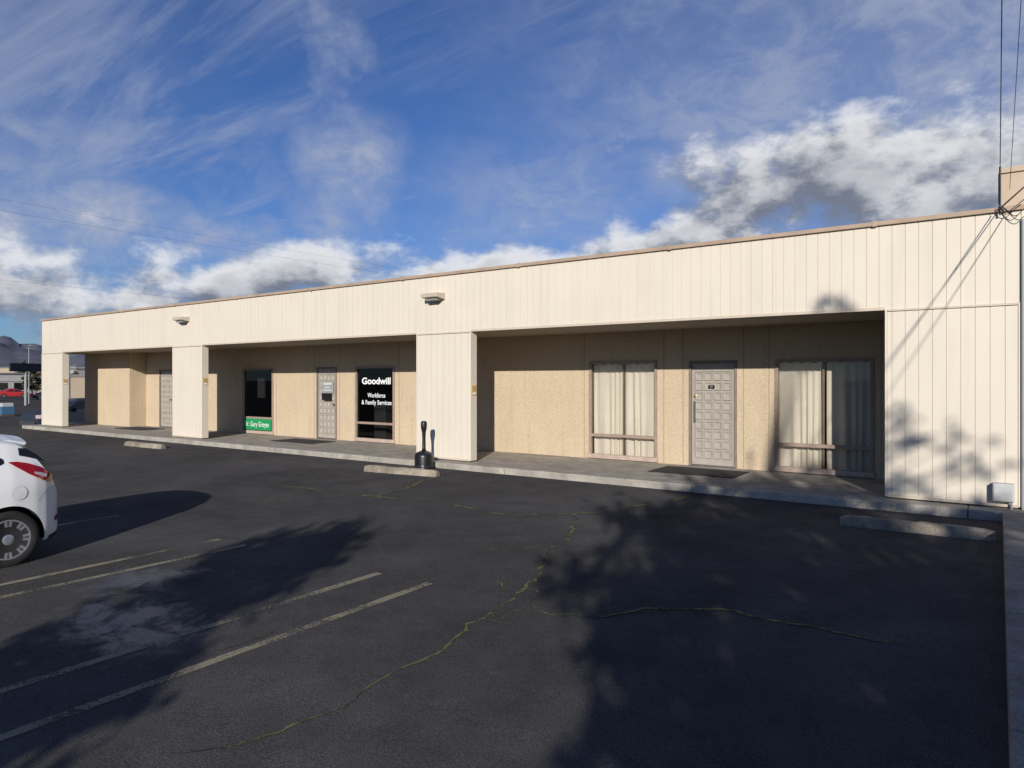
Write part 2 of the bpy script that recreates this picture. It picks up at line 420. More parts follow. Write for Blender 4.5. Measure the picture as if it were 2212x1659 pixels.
def strip(pts, w, lift=.004, jit=0.0):
    v = []; f = []
    for i, (x, y) in enumerate(pts):
        a = pts[max(0, i-1)]; c = pts[min(len(pts)-1, i+1)]
        dx, dy = c[0]-a[0], c[1]-a[1]; l = math.hypot(dx, dy) or 1
        ww = w*.5*(1+random.uniform(-jit, jit))
        if jit > .1 and (i == 0 or i == len(pts)-1): ww *= .3
        nx_, ny_ = -dy/l*ww, dx/l*ww
        v += [(x+nx_, y+ny_, gz(x, y+ny_)+lift), (x-nx_, y-ny_, gz(x, y-ny_)+lift)]
        if i: f.append((2*i-2, 2*i-1, 2*i+1, 2*i))
    return v, f
def dens(pts, step, jit):
    o = [pts[0]]
    for a, c in zip(pts[:-1], pts[1:]):
        l = math.hypot(c[0]-a[0], c[1]-a[1]); n = max(1, int(l/step))
        for i in range(1, n+1):
            t = i/n; o.append((a[0]+(c[0]-a[0])*t+random.uniform(-jit, jit), a[1]+(c[1]-a[1])*t+random.uniform(-jit, jit)))
    return o
for (xa, ya, xb, yb) in ((-7.17,4.83,-7.62,.6),(-7.68,4.83,-8.05,.4),(-4.39,4.92,-4.66,-.4),(-5.03,4.89,-5.38,-.4),(-10.2,4.85,-10.6,.4)):
    v, f = strip(dens([(xa, ya), (xb, yb)], .12, .004), .088, .004, .08)
    struct(mesh_obj('road_marking', v, f, M['line']))
cracks = [[(-3.83,10.6),(-4.0,9.68),(-4.42,8.85),(-4.76,8.29),(-4.34,7.59),(-4.13,6.91),(-4.13,6.66),(-3.87,6.06),(-3.61,5.58),(-3.56,5.26),(-3.46,4.63),(-3.33,4.02),(-3.32,3.72),(-3.33,3.28),(-3.22,2.9),(-3.2,2.67),(-3.28,2.41),(-3.4,2.21),(-3.58,2.02)],
[(-4.76,8.29),(-5.33,7.77),(-6.16,7.81),(-7.02,7.88),(-7.9,7.79),(-9.03,7.73),(-10.17,7.68)],
[(-8.64,10.37),(-8.48,9.52),(-8.17,8.59),(-8.11,7.89),(-7.66,7.5)],
[(-3.56,5.26),(-3.44,5.28),(-3.23,4.91),(-3.04,4.84),(-2.67,5.02),(-2.44,5.31),(-2.13,5.55),(-1.82,5.66),(-1.53,5.68),(-1.17,5.63),(-.86,5.70),(-.5,5.65)],
[(-3.23,4.91),(-3.27,4.6),(-3.35,4.38)],[(-3.89,5.32),(-3.68,5.1),(-3.8,5.35)],[(-4.62,3.4),(-4.6,3.14),(-4.67,2.85)],
[(-4.13,6.66),(-4.6,6.2),(-5.2,6.3)],[(-9.03,7.73),(-9.4,6.9),(-10.3,6.6)]]
for i, c in enumerate(cracks):
    p = dens(c, .30, .05); p = dens(p, .10, .025); p = dens(p, .035, .008)
    v, f = strip(p, .012, .003, .7); struct(mesh_obj('asphalt_crack', v, f, M['crack']))
    w_ = .033 if i in (0, 1, 2, 3) else .015
    v, f = strip(p, w_, .006, .9)
    for k_, q_ in enumerate(p):   # moss is thicker where the crack is wetter, nearer the building
        sc = min(1.25, max(.42, (q_[1]-1.0)/5.5))
        A = Vector(v[2*k_]); Bv = Vector(v[2*k_+1]); m_ = (A+Bv)/2
        v[2*k_] = tuple(m_+(A-m_)*sc); v[2*k_+1] = tuple(m_+(Bv-m_)*sc)
    o = mesh_obj('crack_moss', v, f, M['moss']); o['kind'] = 'stuff'

b = MB()
prof = [(y, gz(0, y)) for y in (10.6, 8, 6, 4, 2, 0, -3)]
for i in range(len(prof)-1):
    y1, z1 = prof[i]; y0, z0 = prof[i+1]
    n = len(b.v); y0 += .008
    b.v += [(.045,y0,-.6),(.42,y0,-.6),(.42,y1,-.6),(.045,y1,-.6),(.045,y0,.02),(.42,y0,.02),(.42,y1,.02),(.045,y1,.02)]
    b.f += [(n,n+3,n+2,n+1),(n+4,n+5,n+6,n+7),(n,n+1,n+5,n+4),(n+1,n+2,n+6,n+5),(n+2,n+3,n+7,n+6),(n+3,n,n+4,n+7)]
tag(b.obj('low_wall', M['concrete3'], bevel=.015), 'low weathered concrete retaining wall beside the parking lot', 'wall')

# ------------------------------------------------------------------ building
BLD = empty('commercial_building', (-14.3, 11, 0), 'long single-storey commercial building with cream ribbed metal fascia', 'building')
def par(o, p):
    o.parent = p; o.matrix_parent_inverse = p.matrix_world.inverted(); return o
C.view_layer.update()
def B(mb, name, m, parent=None, **kw):
    o = mb.obj(name, m, None, **kw)
    C.view_layer.update()
    return par(o, parent or BLD)
def sub(name, loc, parent):
    e = bpy.data.objects.new(name, None); COL.objects.link(e); e.location = loc; C.view_layer.update(); par(e, parent); C.view_layer.update(); return e

YF = 11.0; TOP = 3.83; SOF = 2.65
def siding(mb, x0, x1, z0, z1, pitch=.1613, phase=-28.8):
    ks = [phase+pitch*i for i in range(int((x0-phase)/pitch)-1, int((x1-phase)/pitch)+2)]
    pts = [(x0, 0)]
    for k in ks:
        if k-.012 <= x0+.01 or k+.012 >= x1-.01: continue
        pts += [(k-.005, 0), (k-.0025, .010), (k+.0025, .010), (k+.005, 0)]
    pts.append((x1, 0))
    n = len(mb.v)
    for x, d in pts: mb.v += [(x, YF+d, z0), (x, YF+d, z1)]
    for i in range(len(pts)-1): mb.f.append((n+2*i, n+2*i+2, n+2*i+3, n+2*i+1))
b = MB(); siding(b, -28.8, .24, SOF, TOP); b.box(-28.8, .24, YF+.02, YF+.18, SOF, TOP)
B(b, 'fascia', M['siding'])
PIERS = [(-28.8, -27.1), (-19.88, -18.33), (-10.19, -8.706), (-1.302, .24)]
for (a, c) in PIERS:
    b = MB(); siding(b, a+.03, c-.03, .035, SOF-.035)
    b.box(a+.03, c-.03, YF+.02, YF+.16, .035, SOF-.002)
    b.box(a, a+.028, YF-.012, YF+.18, .03, SOF-.002); b.box(c-.028, c, YF-.012, YF+.18, .03, SOF-.002)
    B(b, 'pier', M['siding'])
    B(MB().box(a+.03, c-.03, YF-.022, YF-.002, SOF-.03, SOF-.002), 'pier_flashing', M['seam'])
    B(MB().box(a+.03, c-.03, YF-.018, YF-.002, .02, .055), 'base_trim', M['seam'])
for (a, c) in [(PIERS[i][1], PIERS[i+1][0]) for i in range(3)]:
    B(MB().box(a, c, YF-.015, YF-.002, SOF-.012, SOF+.03), 'opening_trim', M['seam'])
B(MB().box(.243, .40, YF-.01, YF+.18, -.1, TOP), 'corner_trim', M['siding'])
x = -28.86
while x < .42:
    x1 = min(x+3.05, .44)
    B(MB().box(x, x1-.004, 10.955, 11.23, TOP, TOP+.06), 'coping', M['coping'], bevel=.004)
    B(MB().box(x1-.05, x1+.01, 10.946, 11.237, TOP-.01, TOP+.072), 'coping_joint', M['coping'], bevel=.004); x += 3.05
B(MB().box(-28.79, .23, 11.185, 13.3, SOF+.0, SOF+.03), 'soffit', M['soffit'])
B(MB().box(-28.7, .38, 11.19, 24, 3.5, 3.6), 'roof', M['roofgrey'])
B(MB().box(-28.8, -28.65, 12.60, 24, -.3, 3.8), 'side_wall', M['tanblock'])
B(MB().box(.241, .395, 11.19, 24, -.3, 3.8), 'side_wall', M['tanblock'])
B(MB().box(-28.8, .39, 24.01, 24.2, -.3, 3.8), 'rear_wall', M['tanblock'])
B(MB().box(-28.8, -28.65, 11.185, 12.59, 2.69, 3.8), 'end_fascia', M['siding'])
B(MB().box(-1.15, .24, 11.19, 13.0, -.01, SOF-.001), 'porch_end_wall', M['stucco'])

OPEN = [(-24.45,-23.55,0,2.03),(-19.47,-17.93,.06,2.03),(-15.95,-15.09,0,2.03),(-14.34,-12.86,.06,2.03),
        (-7.13,-5.587,.06,2.05),(-4.93,-4.0,0,2.03),(-3.31,-1.71,.06,2.03)]
YB = 13.05
def wall_open(x0, x1, ops, y, th=.14, z1=SOF+.0):
    b = MB(); cx = sorted(set([x0, x1]+[o[0] for o in ops]+[o[1] for o in ops]))
    for a, c in zip(cx[:-1], cx[1:]):
        op = [o for o in ops if o[0] <= a+1e-6 and o[1] >= c-1e-6]
        if op:
            o = op[0]
            if o[2] > .01: b.box(a, c, y, y+th, 0, o[2])
            b.box(a, c, y, y+th, o[3], z1)
        else: b.box(a, c, y, y+th, 0, z1)
    return b
B(wall_open(-25.37, .24, OPEN, YB), 'wall', M['stucco'])
B(MB().box(-28.8, -25.37, 12.46, 12.6, 0, SOF-.001).box(-25.51, -25.37, 12.5995, 13.19, 0, SOF-.002), 'wall', M['stucco'])
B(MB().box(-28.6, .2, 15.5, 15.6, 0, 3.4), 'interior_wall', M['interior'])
for x in (-23.2, -21.6, -17.8, -16.05, -14.98, -12.7, -7.25, -5.45, -5.05, -3.88, -3.42, -1.6):
    B(MB().box(x-.007, x+.007, YB-.004, YB-.0005, .01, SOF-.003), 'panel_joint', M['joint'])

def window(o, curtain=True, lower=.50, mull=True, gl='glass', gap=.012):
    x0, x1, z0, z1 = o; y0 = YB-.03; y1 = YB+.05
    E = sub('window', ((x0+x1)/2, YB, z0), BLD)
    t = .055
    b = MB().box(x0, x0+t, y0, y1, z0, z1).box(x1-t, x1, y0, y1, z0, z1).box(x0+t, x1-t, y0, y1, z1-t, z1)
    b.box(x0+t, x1-t, y0, y1, lower-.03, lower+.03)
    B(b, 'frame', M['frame'], E, bevel=.004)
    B(MB().box(x0-.02, x1+.02, y0-.02, y1-.001, z0-.045, z0+.045), 'sill', M['sill'], E, bevel=.004)
    if mull:
        xm = (x0+x1)/2; B(MB().box(xm-.018, xm+.018, y1+.005, y1+.03, z0+.05, z1-t), 'mullion', M['doorframe'], E)
    B(MB().quad((x0+t, YB+.02, z0+.05), (x1-t, YB+.02, z0+.05), (x1-t, YB+.02, z1-t), (x0+t, YB+.02, z1-t)), 'pane', M[gl], E)
    if curtain:
        for (a, c) in ((x0+.03, (x0+x1)/2-gap), ((x0+x1)/2+gap, x1-.03)):
            vs_ = []; fs_ = []; nxx = 110; nz = 14; ph = random.uniform(0, 6); fr = random.uniform(5.5, 7)
            for j in range(nz+1):
                for i in range(nxx+1):
                    u = i/nxx; q = j/nz; uu = u+.07*math.sin(u*7+ph)
                    amp = .008+.020*q
                    yy = YB+.13+amp*math.sin(uu*fr*2*math.pi*(c-a)+ph+.5*math.sin(q*3+u*5)) + .010*math.sin(u*23+ph)*(.3+q)
                    vs_.append((a+(c-a)*u, yy, z1-.03-(z1-z0+.0)*q-.035*abs(math.sin(u*5*math.pi*(c-a)+ph))*(1-q)**3))
            for j in range(nz):
                for i in range(nxx): k = j*(nxx+1)+i; fs_.append((k, k+1, k+nxx+2, k+nxx+1))
            cu = mesh_obj('curtain', vs_, fs_, M['curtain'], None, smooth=True); C.view_layer.update(); par(cu, E)
    return E
def text(s, x, y, z, size, m, parent, width=None, off=0.0, name='lettering', vs=1.0, spacing=1.0):
    cu = bpy.data.curves.new('t', 'FONT'); cu.body = s; cu.size = size; cu.align_x = 'CENTER'; cu.align_y = 'CENTER'; cu.offset = off
    cu.extrude = .001; cu.space_character = spacing
    o = bpy.data.objects.new('t', cu); COL.objects.link(o); C.view_layer.update()
    me = bpy.data.meshes.new_from_object(o.evaluated_get(C.evaluated_depsgraph_get()))
    bpy.data.objects.remove(o)
    xsv = [q.co.x for q in me.vertices]; w = max(xsv)-min(xsv); k = (width/w) if width else 1
    for q in me.vertices:
        a, c, d = q.co; q.co = (x+a*k, y+d, z+c*vs)
    me.materials.clear(); me.materials.append(m)
    ob = bpy.data.objects.new(name, me); COL.objects.link(ob); C.view_layer.update(); par(ob, parent); return ob

wA = window(OPEN[1], False, .50, False, 'glassdark')
wG = window(OPEN[3], False, .51, False, 'glassdark')
window(OPEN[4]); window(OPEN[6], gap=.04)
text('Goodwill', -13.56, YB+.012, 1.63, .24, M['white'], wG, 1.08, .007)
text('Workforce', -13.55, YB+.012, 1.25, .165, M['white'], wG, .66, .0025, spacing=1.08)
text('& Family Services', -13.55, YB+.012, 1.06, .165, M['white'], wG, 1.12, .0025, spacing=1.08)
gs = empty('window_sign', (-18.7, YB-.035, .29), 'green rectangular sign with white lettering fixed below window', 'sign')
C.view_layer.update()
B(MB().box(-19.40, -18.0, YB-.045, YB-.031, .13, .47), 'sign_panel', M['greensign'], gs)
text('Dr. Gary Grogan', -18.7, YB-.048, .30, .22, M['white'], gs, 1.20, .001, spacing=1.08)
for (a, c, d) in ((-14.2, -13.75, 1.05), (-13.3, -12.9, 1.2)):
    B(MB().box(a, c, 13.6, 14.0, 0, d), 'interior_cabinet', M['greyp'], bevel=.02)
B(MB().box(-19.3, -18.95, 13.45, 13.5, 1.1, 1.75), 'interior_notice', M['greyp'])

def door(o, pull=False):
    x0, x1, z0, z1 = o
    E = sub('door', ((x0+x1)/2, YB, 0), BLD)
    t = .05
    B(MB().box(x0, x0+t, YB-.02, YB+.1, .004, z1).box(x1-t, x1, YB-.02, YB+.1, .004, z1).box(x0+t, x1-t, YB-.02, YB+.1, z1-t, z1), 'door_frame', M['doorframe'], E, bevel=.004)
    B(MB().box(x0+t, x1-t, YB-.01, YB+.09, .003, .03), 'threshold', M['metal'], E)
    a, c = x0+t+.004, x1-t-.004; b = MB().box(a, c, YB+.045, YB+.075, .032, z1-t-.004)
    nr, ncol = 9, 4; w = (c-a-.10)/ncol; hh = (z1-t-.10-.20)/nr
    b.box(a, a+.05, YB+.022, YB+.0445, .032, z1-t-.004); b.box(c-.05, c, YB+.022, YB+.0445, .032, z1-t-.004)
    b.box(a+.0505, c-.0505, YB+.022, YB+.0445, .032, .14); b.box(a+.0505, c-.0505, YB+.022, YB+.0445, .14+nr*hh, z1-t-.004)
    for r in range(nr):
        for k in range(ncol):
            px0 = a+.05+k*w+.014; pz0 = .14+r*hh+.014; px1 = px0+w-.028; pz1 = pz0+hh-.028
            n = len(b.v); i_ = .035
            b.v += [(px0,YB+.0445,pz0),(px1,YB+.0445,pz0),(px1,YB+.0445,pz1),(px0,YB+.0445,pz1),
                    (px0+.004,YB+.020,pz0+.004),(px1-.004,YB+.020,pz0+.004),(px1-.004,YB+.020,pz1-.004),(px0+.004,YB+.020,pz1-.004),
                    (px0+.018,YB+.020,pz0+.018),(px1-.018,YB+.020,pz0+.018),(px1-.018,YB+.020,pz1-.018),(px0+.018,YB+.020,pz1-.018),
                    (px0+i_,YB+.036,pz0+i_),(px1-i_,YB+.036,pz0+i_),(px1-i_,YB+.036,pz1-i_),(px0+i_,YB+.036,pz1-i_)]
            for q in range(4):
                q2 = (q+1) % 4
                for lv in (0, 4, 8): b.f.append((n+lv+q, n+lv+q2, n+lv+4+q2, n+lv+4+q))
            b.f.append((n+12, n+13, n+14, n+15))
    B(b, 'door_leaf', M['door'], E)
    hx = x0+t+.07 if pull else x1-t-.07
    b = MB()
    if pull: b.box(hx-.015, hx+.015, YB-.03, YB-.01, .85, 1.25).box(hx-.012, hx+.012, YB-.0105, YB+.022, .87, .90).box(hx-.012, hx+.012, YB-.0105, YB+.022, 1.2, 1.23)
    else: b.lathe([(.012, 0), (.012, -.03), (.03, -.04), (.03, -.07), (.01, -.08)], (hx, YB+.02, .98), 14, 'y')
    B(b, 'handle', M['metal'], E)
    if pull: B(MB().lathe([(.03, 0), (.03, -.015), (.02, -.02)], (hx, YB+.02, 1.35), 14, 'y'), 'lock', M['brass'], E)
    return E
door(OPEN[0]); d2 = door(OPEN[2]); d3 = door(OPEN[5], pull=True)
B(MB().box(-15.74, -15.24, YB-.002, YB+.012, 1.30, 1.62), 'notice', M['greyp'], d2)
text('Goodwill', -15.49, YB-.004, 1.56, .08, M['white'], d2, .32, .002)
text('Workforce', -15.49, YB-.004, 1.46, .06, M['white'], d2, .24)
text('& Family Services', -15.49, YB-.004, 1.38, .06, M['white'], d2, .40)
B(MB().box(-15.62, -15.30, YB-.10, YB-.003, 1.10, 1.29), 'mail_box', M['black'], d2, bevel=.01)
B(MB().box(-4.55, -4.43, YB+.005, YB+.018, 1.50, 1.56), 'notice', M['black'], d3)
text('3-5', -4.49, YB+.003, 1.53, .035, M['white'], d3)

for (x, z) in ((-9.61, 3.40), (-19.2, 3.41)):
    n = MB(); w = .22
    n.v = [(x-w, 10.999, z+.07), (x+w, 10.999, z+.07), (x+w, 10.72, z+.05), (x-w, 10.72, z+.05),
           (x-w, 10.999, z-.07), (x+w, 10.999, z-.07), (x+w, 10.74, z-.03), (x-w, 10.74, z-.03)]
    n.f = [(0,1,2,3), (4,7,6,5), (3,2,6,7), (0,3,7,4), (1,5,6,2), (0,4,5,1)]
    e = sub('wall_light', (x, 11, z), BLD)
    B(n, 'lamp_housing', M['seam'], e, bevel=.008)
    B(MB().box(x-.15, x+.15, 10.80, 10.97, z-.095, z-.052), 'lamp_lens', M['lampgrey'], e, bevel=.008)

for (x, z) in ((-27.1, 1.60), (-18.33, 1.62), (-8.706, 1.45)):
    e = empty('plaque', (x+.004, YF+.09, z), 'small yellow warning plaque fixed to edge of pier', 'sign', 'yellow plaques on the piers')
    C.view_layer.update()
    B(MB().box(x+.001, x+.007, YF+.02, YF+.16, z-.10, z+.10), 'plaque_panel', M['yellow'], e)
    B(MB().lathe([(.048, .0072), (.048, .0085), (.034, .0085)], (x, YF+.09, z+.03), 20, 'x'), 'emblem', M['coping'], e)
    B(MB().box(x+.0075, x+.009, YF+.035, YF+.145, z-.08, z-.04), 'caption_strip', M['white'], e)

ub = sub('utility_box', (.05, 10.9, .2), BLD)
B(MB().box(-.06, .17, 10.86, 10.985, .10, .33), 'enclosure', M['boxgrey'], ub, bevel=.012)
b = MB().box(-.045, .155, 10.852, 10.8595, .12, .31)
for i in range(6): b.box(-.035, .145, 10.846, 10.8515, .135+i*.028, .148+i*.028)
B(b, 'louvre', M['boxgrey'], ub)
B(MB().tube((.255, 10.965, -.1), (.255, 10.965, 3.7), .014, .014), 'conduit', M['greyp'])
B(MB().tube((.30, 10.965, -.1), (.30, 10.965, 3.75), .009, .009), 'conduit', M['greyp'])
B(MB().tube((.14, 10.93, .105), (.14, 10.93, -.1), .014, .014), 'conduit', M['greyp'])
for i, (x0, z0, x1, z1, dp) in enumerate(((.02,3.90,.27,3.74,.16), (.04,3.86,.26,3.80,.10), (-.03,3.84,.24,3.86,.08))):
    b = MB(); prev = None
    for k in range(13):
        t = k/12; p = (x0+(x1-x0)*t, 10.93-.02*math.sin(math.pi*t), z0+(z1-z0)*t-dp*4*t*(1-t)*.5+.03*math.sin(6*t+i))
        if prev: b.tube(prev, p, .005, .005, 5)
        prev = p
    B(b, 'service_cable', M['black'])
B(MB().tube((.02, 10.93, 3.78), (.02, 10.93, 4.40), .012, .012), 'service_mast', M['black'])
B(MB().box(.03, 1.9, 11.30, 13.2, 3.61, 4.40).box(.0, 1.93, 11.27, 13.23, 4.4005, 4.47), 'roof_parapet_block', M['tanblock'])

# ------------------------------------------------------------------ overhead wires
def wire(name, p0, p1, sag, r, label):
    b = MB(); p0 = Vector(p0); p1 = Vector(p1); n = 24; prev = None
    for i in range(n+1):
        t = i/n; p = p0.lerp(p1, t); p.z -= sag*4*t*(1-t)
        if prev is not None: b.tube(prev, p, r, r, 5)
        prev = p
    return tag(b.obj(name, M['black']), label, 'wire')
wire('service_wire', (.02, 10.93, 4.38), (.10, -9, 13.2), .1, .0055, 'black service wire rising steeply from the roof corner')
wire('service_wire', (.12, 10.93, 4.1), (.55, -9, 13.0), .1, .0035, 'black service wire rising steeply from the roof corner')
for (x0, z0, x1, z1) in ((.03, 3.87, 8.4, 7.6), (-.04, 3.82, 8.5, 7.45), (.10, 3.80, 8.9, 7.4)):
    wire('service_wire', (x0, 10.93, z0), (x1, -14, z1), .2, .006, 'thin black wire from roof corner, casting shadow on siding')
for i, (z, dx) in enumerate(((10.9, 0), (10.2, .6), (6.9, .2))):
    wire('power_line', (-41.0+dx, -22, z+.3), (-39+dx, 62, z+.2), .6, .004, 'thin power line strung high along the street')
for (x, y) in ((-41, -22), (-39, 62)):
    e = empty('utility_pole', (x, y, gz(x, y)), 'brown wooden utility pole beside the street', 'utility pole'); C.view_layer.update()
    B(MB().tube((x, y, gz(x, y)), (x, y, 11.8), .16, .11, 10), 'pole', M['bark'], e)
    B(MB().box(x-1.1, x+1.1, y-.06, y+.06, 10.9, 11.02), 'crossarm', M['bark'], e)

# ------------------------------------------------------------------ wheel stops, ash stand, mats
random.seed(5)
for (x, y, l, w, rot) in ((-.82, 9.5, 1.6, .17, .02), (-9.42, 9.72, 1.75, .17, .1), (-18.85, 9.65, 1.85, .17, .03)):
    z = gz(x, y); n = 16; v = []; f = []
    for i in range(n+1):
        s = -l/2+l*i/n; k = 1 if 0 < i < n else .8
        jj = lambda: random.uniform(-.008, .008)
        v += [(s, -w/2*k+jj(), -.01), (s, -w/2*k*.8+jj(), .085*k+jj()), (s, -w/2*k*.5+jj(), .12*k+jj()), (s, w/2*k*.5+jj(), .12*k+jj()), (s, w/2*k*.8, .085*k+jj()), (s, w/2*k+jj(), -.01)]
    for i in range(n):
        for k in range(5): a = i*6+k; f.append((a, a+1, a+7, a+6))
    f.append((0,1,2,3,4,5)); f.append(tuple(n*6+q for q in range(6)))
    o = mesh_obj('wheel_stop', v, f, M['concrete2'], bevel=.006); o.location = (x, y, z); o.rotation_euler = (0, 0, rot)
    tag(o, 'chipped concrete wheel stop lying on the asphalt by the walkway', 'wheel stop', 'wheel stops along the walkway')

ax, ay = -9.44, 10.40; az = gz(ax, ay)
e = empty('ash_stand', (ax, ay, az), 'black plastic cigarette ash stand beside the pier', 'ash stand'); C.view_layer.update()
B(MB().lathe([(.185,0),(.20,.01),(.20,.04),(.19,.06),(.185,.10),(.19,.26),(.182,.295),(.15,.33),(.09,.355),(.05,.37)], (ax,ay,az), 28), 'base', M['black'], e, smooth=True)
B(MB().lathe([(.045,.37),(.036,.42),(.034,.62),(.04,.74),(.055,.80),(.062,.84),(.062,.92),(.052,.955),(.02,.965)], (ax,ay,az), 20), 'neck', M['black'], e, smooth=True)
B(MB().lathe([(.195,.045),(.207,.05),(.207,.065),(.195,.07)], (ax,ay,az), 28), 'rim_band', M['rubber'], e)
B(MB().box(ax+.02, ax+.055, ay-.066, ay-.055, az+.85, az+.90), 'opening', M['metal'], e)
for (x0, x1, y0, y1) in ((-5.2, -3.65, 11.7, 12.65), (-16.3, -14.6, 11.75, 12.6), (-25.0, -23.2, 11.75, 12.6)):
    tag(MB().box(x0, x1, y0, y1, .003, .014).obj('door_mat', M['matm'], bevel=.004), 'flat dark grey door mat on the concrete walkway', 'mat', 'door mats on the walkway')

# ------------------------------------------------------------------ vehicles
def smooth_tab(xs_, ys_, Lc, k=9):
    X = np.linspace(0, Lc, 500); Y = np.interp(X, xs_, ys_)
    ker = np.hanning(k+2)[1:-1]; ker /= ker.sum(); pad = k//2
    Yp = np.concatenate([2*Y[0]-Y[pad:0:-1], Y, 2*Y[-1]-Y[-2:-pad-2:-1]]); Y = np.convolve(Yp, ker, 'valid')[:500]
    return lambda s: float(np.interp(s, X, Y))
def vehicle(name, label, cat, Lc, HT, HB, WP, PROF, W_, axles, R, paint, loc, rot, glass, extras=None, group=None, hi=True, round_=.10):
    ht = smooth_tab(*HT, Lc, 13); hb = smooth_tab(*HB, Lc, 9); wp = smooth_tab(*WP, Lc, 9)
    pX = np.linspace(0, 2.2, 221); pY = np.interp(pX, *PROF); ker = np.hanning(13)[1:-1]; ker /= ker.sum()
    pY = np.convolve(np.concatenate([[pY[0]]*5, pY, [pY[-1]]*5]), ker, 'valid')
    pf = lambda h: float(np.interp(h, pX, pY))
    def wid(s, h): return wp(s)*W_*pf(h)
    def ring(s, nn):
        T = ht(s); Bm = hb(s); rd = min(round_, (T-Bm)*.45); o = []
        for i in range(nn):
            h = Bm+(T-rd-Bm)*i/(nn-1); o.append((wid(s, h), h))
        w0 = wid(s, T-rd)
        for i in range(1, 11):
            ph = math.pi/2*i/10; c_ = max(0, math.cos(ph))**.6; s_ = math.sin(ph)**.75
            o.append((w0*c_, T-rd+rd*s_))
        return o
    E = empty(name, loc, label, cat, group); E.rotation_euler = (0, 0, rot)
    ns = 130 if hi else 60; nn = 26 if hi else 12
    ss = np.concatenate([[0.0], Lc*(0.5-0.5*np.cos(np.linspace(0.06, math.pi-.06, ns))), [Lc]])
    v = []; f = []; m = None
    for s in ss:
        r = ring(s, nn); full = [(w, h) for w, h in r]+[(-w, h) for w, h in reversed(r[:-1])]
        m = len(full)
        for w, h in full: v.append((s, w, h))
    for i in range(len(ss)-1):
        for k in range(m): k2 = (k+1) % m; f.append((i*m+k, i*m+k2, (i+1)*m+k2, (i+1)*m+k))
    f.append(tuple(range(m))); f.append(tuple((len(ss)-1)*m+k for k in range(m)))
    body = mesh_obj('body', v, f, M[paint], E, smooth=True)
    cut = MB()
    for a in axles: cut.lathe([(R*1.16, -W_*1.3), (R*1.16, W_*1.3)], (a, 0, R*1.02), 48, 'y')
    co_ = cut.obj('cutter', None, E)
    md = body.modifiers.new('b', 'BOOLEAN'); md.object = co_; md.operation = 'DIFFERENCE'; md.solver = 'EXACT'
    C.view_layer.update()
    me = bpy.data.meshes.new_from_object(body.evaluated_get(C.evaluated_depsgraph_get()))
    body.modifiers.clear(); body.data = me; bpy.data.objects.remove(co_)
    me.materials.clear(); me.materials.append(M[paint])
    try: me.set_sharp_from_angle(angle=math.radians(38))
    except Exception: pass
    for a in axles:
        ib = MB(); ib.lathe([(R*1.155, -W_*.93), (R*1.155, W_*.93)], (a, 0, R*1.02), 40, 'y')
        ib.f = [q for q in ib.f if len(q) == 4]
        ib.f = [q for i, q in enumerate(ib.f) if i % 40 < 21 or i % 40 > 38]
        ib.box(a-R*1.1, a+R*1.1, -W_*.62, W_*.62, R*.6, R*1.95)
        ib.obj('wheel_arch', M['rubber'], E)
    for a in axles:
        for sd in (1, -1):
            we = bpy.data.objects.new('wheel', None); COL.objects.link(we); we.parent = E
            we.location = (a, sd*(W_-.03), R); we.rotation_euler = (0, 0, 0 if sd > 0 else math.pi)
            r2 = R*.70
            MB().lathe([(r2,-.19),(R*.93,-.195),(R*.99,-.17),(R,-.12),(R,-.06),(R*.985,-.02),(R*.93,.0),(r2+.01,-.002),(r2,-.012)], (0,0,0), 48, 'y').obj('tyre', M['rubber'], we, smooth=True)
            rb = MB(); rb.lathe([(r2,-.012),(r2,-.004),(r2-.016,-.004),(r2-.022,-.06)], (0,0,0), 48, 'y'); rb.f = [q for q in rb.f if len(q) == 4]
            rb.lathe([(.055,-.06),(.055,-.012),(.035,-.006)], (0,0,0), 20, 'y')
            for k in range(8):
                for dd in (-.14, .14):
                    t = 2*math.pi*k/8+dd*.9; t0 = 2*math.pi*k/8+dd*.5
                    ca, sa = math.cos(t), math.sin(t); c0, s0 = math.cos(t0), math.sin(t0)
                    n = len(rb.v)
                    for (rr, cc, s_, ww, yy) in ((.04, c0, s0, .012, -.018), (r2-.012, ca, sa, .014, -.008)):
                        for (q, dy) in ((-1, 0), (1, 0), (1, -.03), (-1, -.03)):
                            rb.v.append((rr*cc-q*ww*s_, yy+dy, rr*s_+q*ww*cc))
                    rb.f += [(n,n+1,n+5,n+4),(n+1,n+2,n+6,n+5),(n+2,n+3,n+7,n+6),(n+3,n,n+4,n+7)]
            rb.obj('rim', M['rim'], we)
            MB().lathe([(r2-.02,-.075),(r2-.02,-.07)], (0,0,0), 32, 'y').obj('brake_disc', M['black'], we)
    def patch(nm, S_, LO, HI, mt, off=.004, sides=(1, -1), n1=16, n2=8, parent=None):
        for sd in sides:
            v = []; f = []
            for i in range(n1+1):
                s = S_[0]+(S_[-1]-S_[0])*i/n1; lo = float(np.interp(s, S_, LO)); hi_ = float(np.interp(s, S_, HI))
                for j in range(n2+1):
                    h = lo+(hi_-lo)*j/n2; v.append((s, sd*(wid(s, h)+off), h))
            for i in range(n1):
                for j in range(n2): k = i*(n2+1)+j; f.append((k, k+1, k+n2+2, k+n2+1))
            mesh_obj(nm, v, f, M[mt], parent or E, smooth=True)
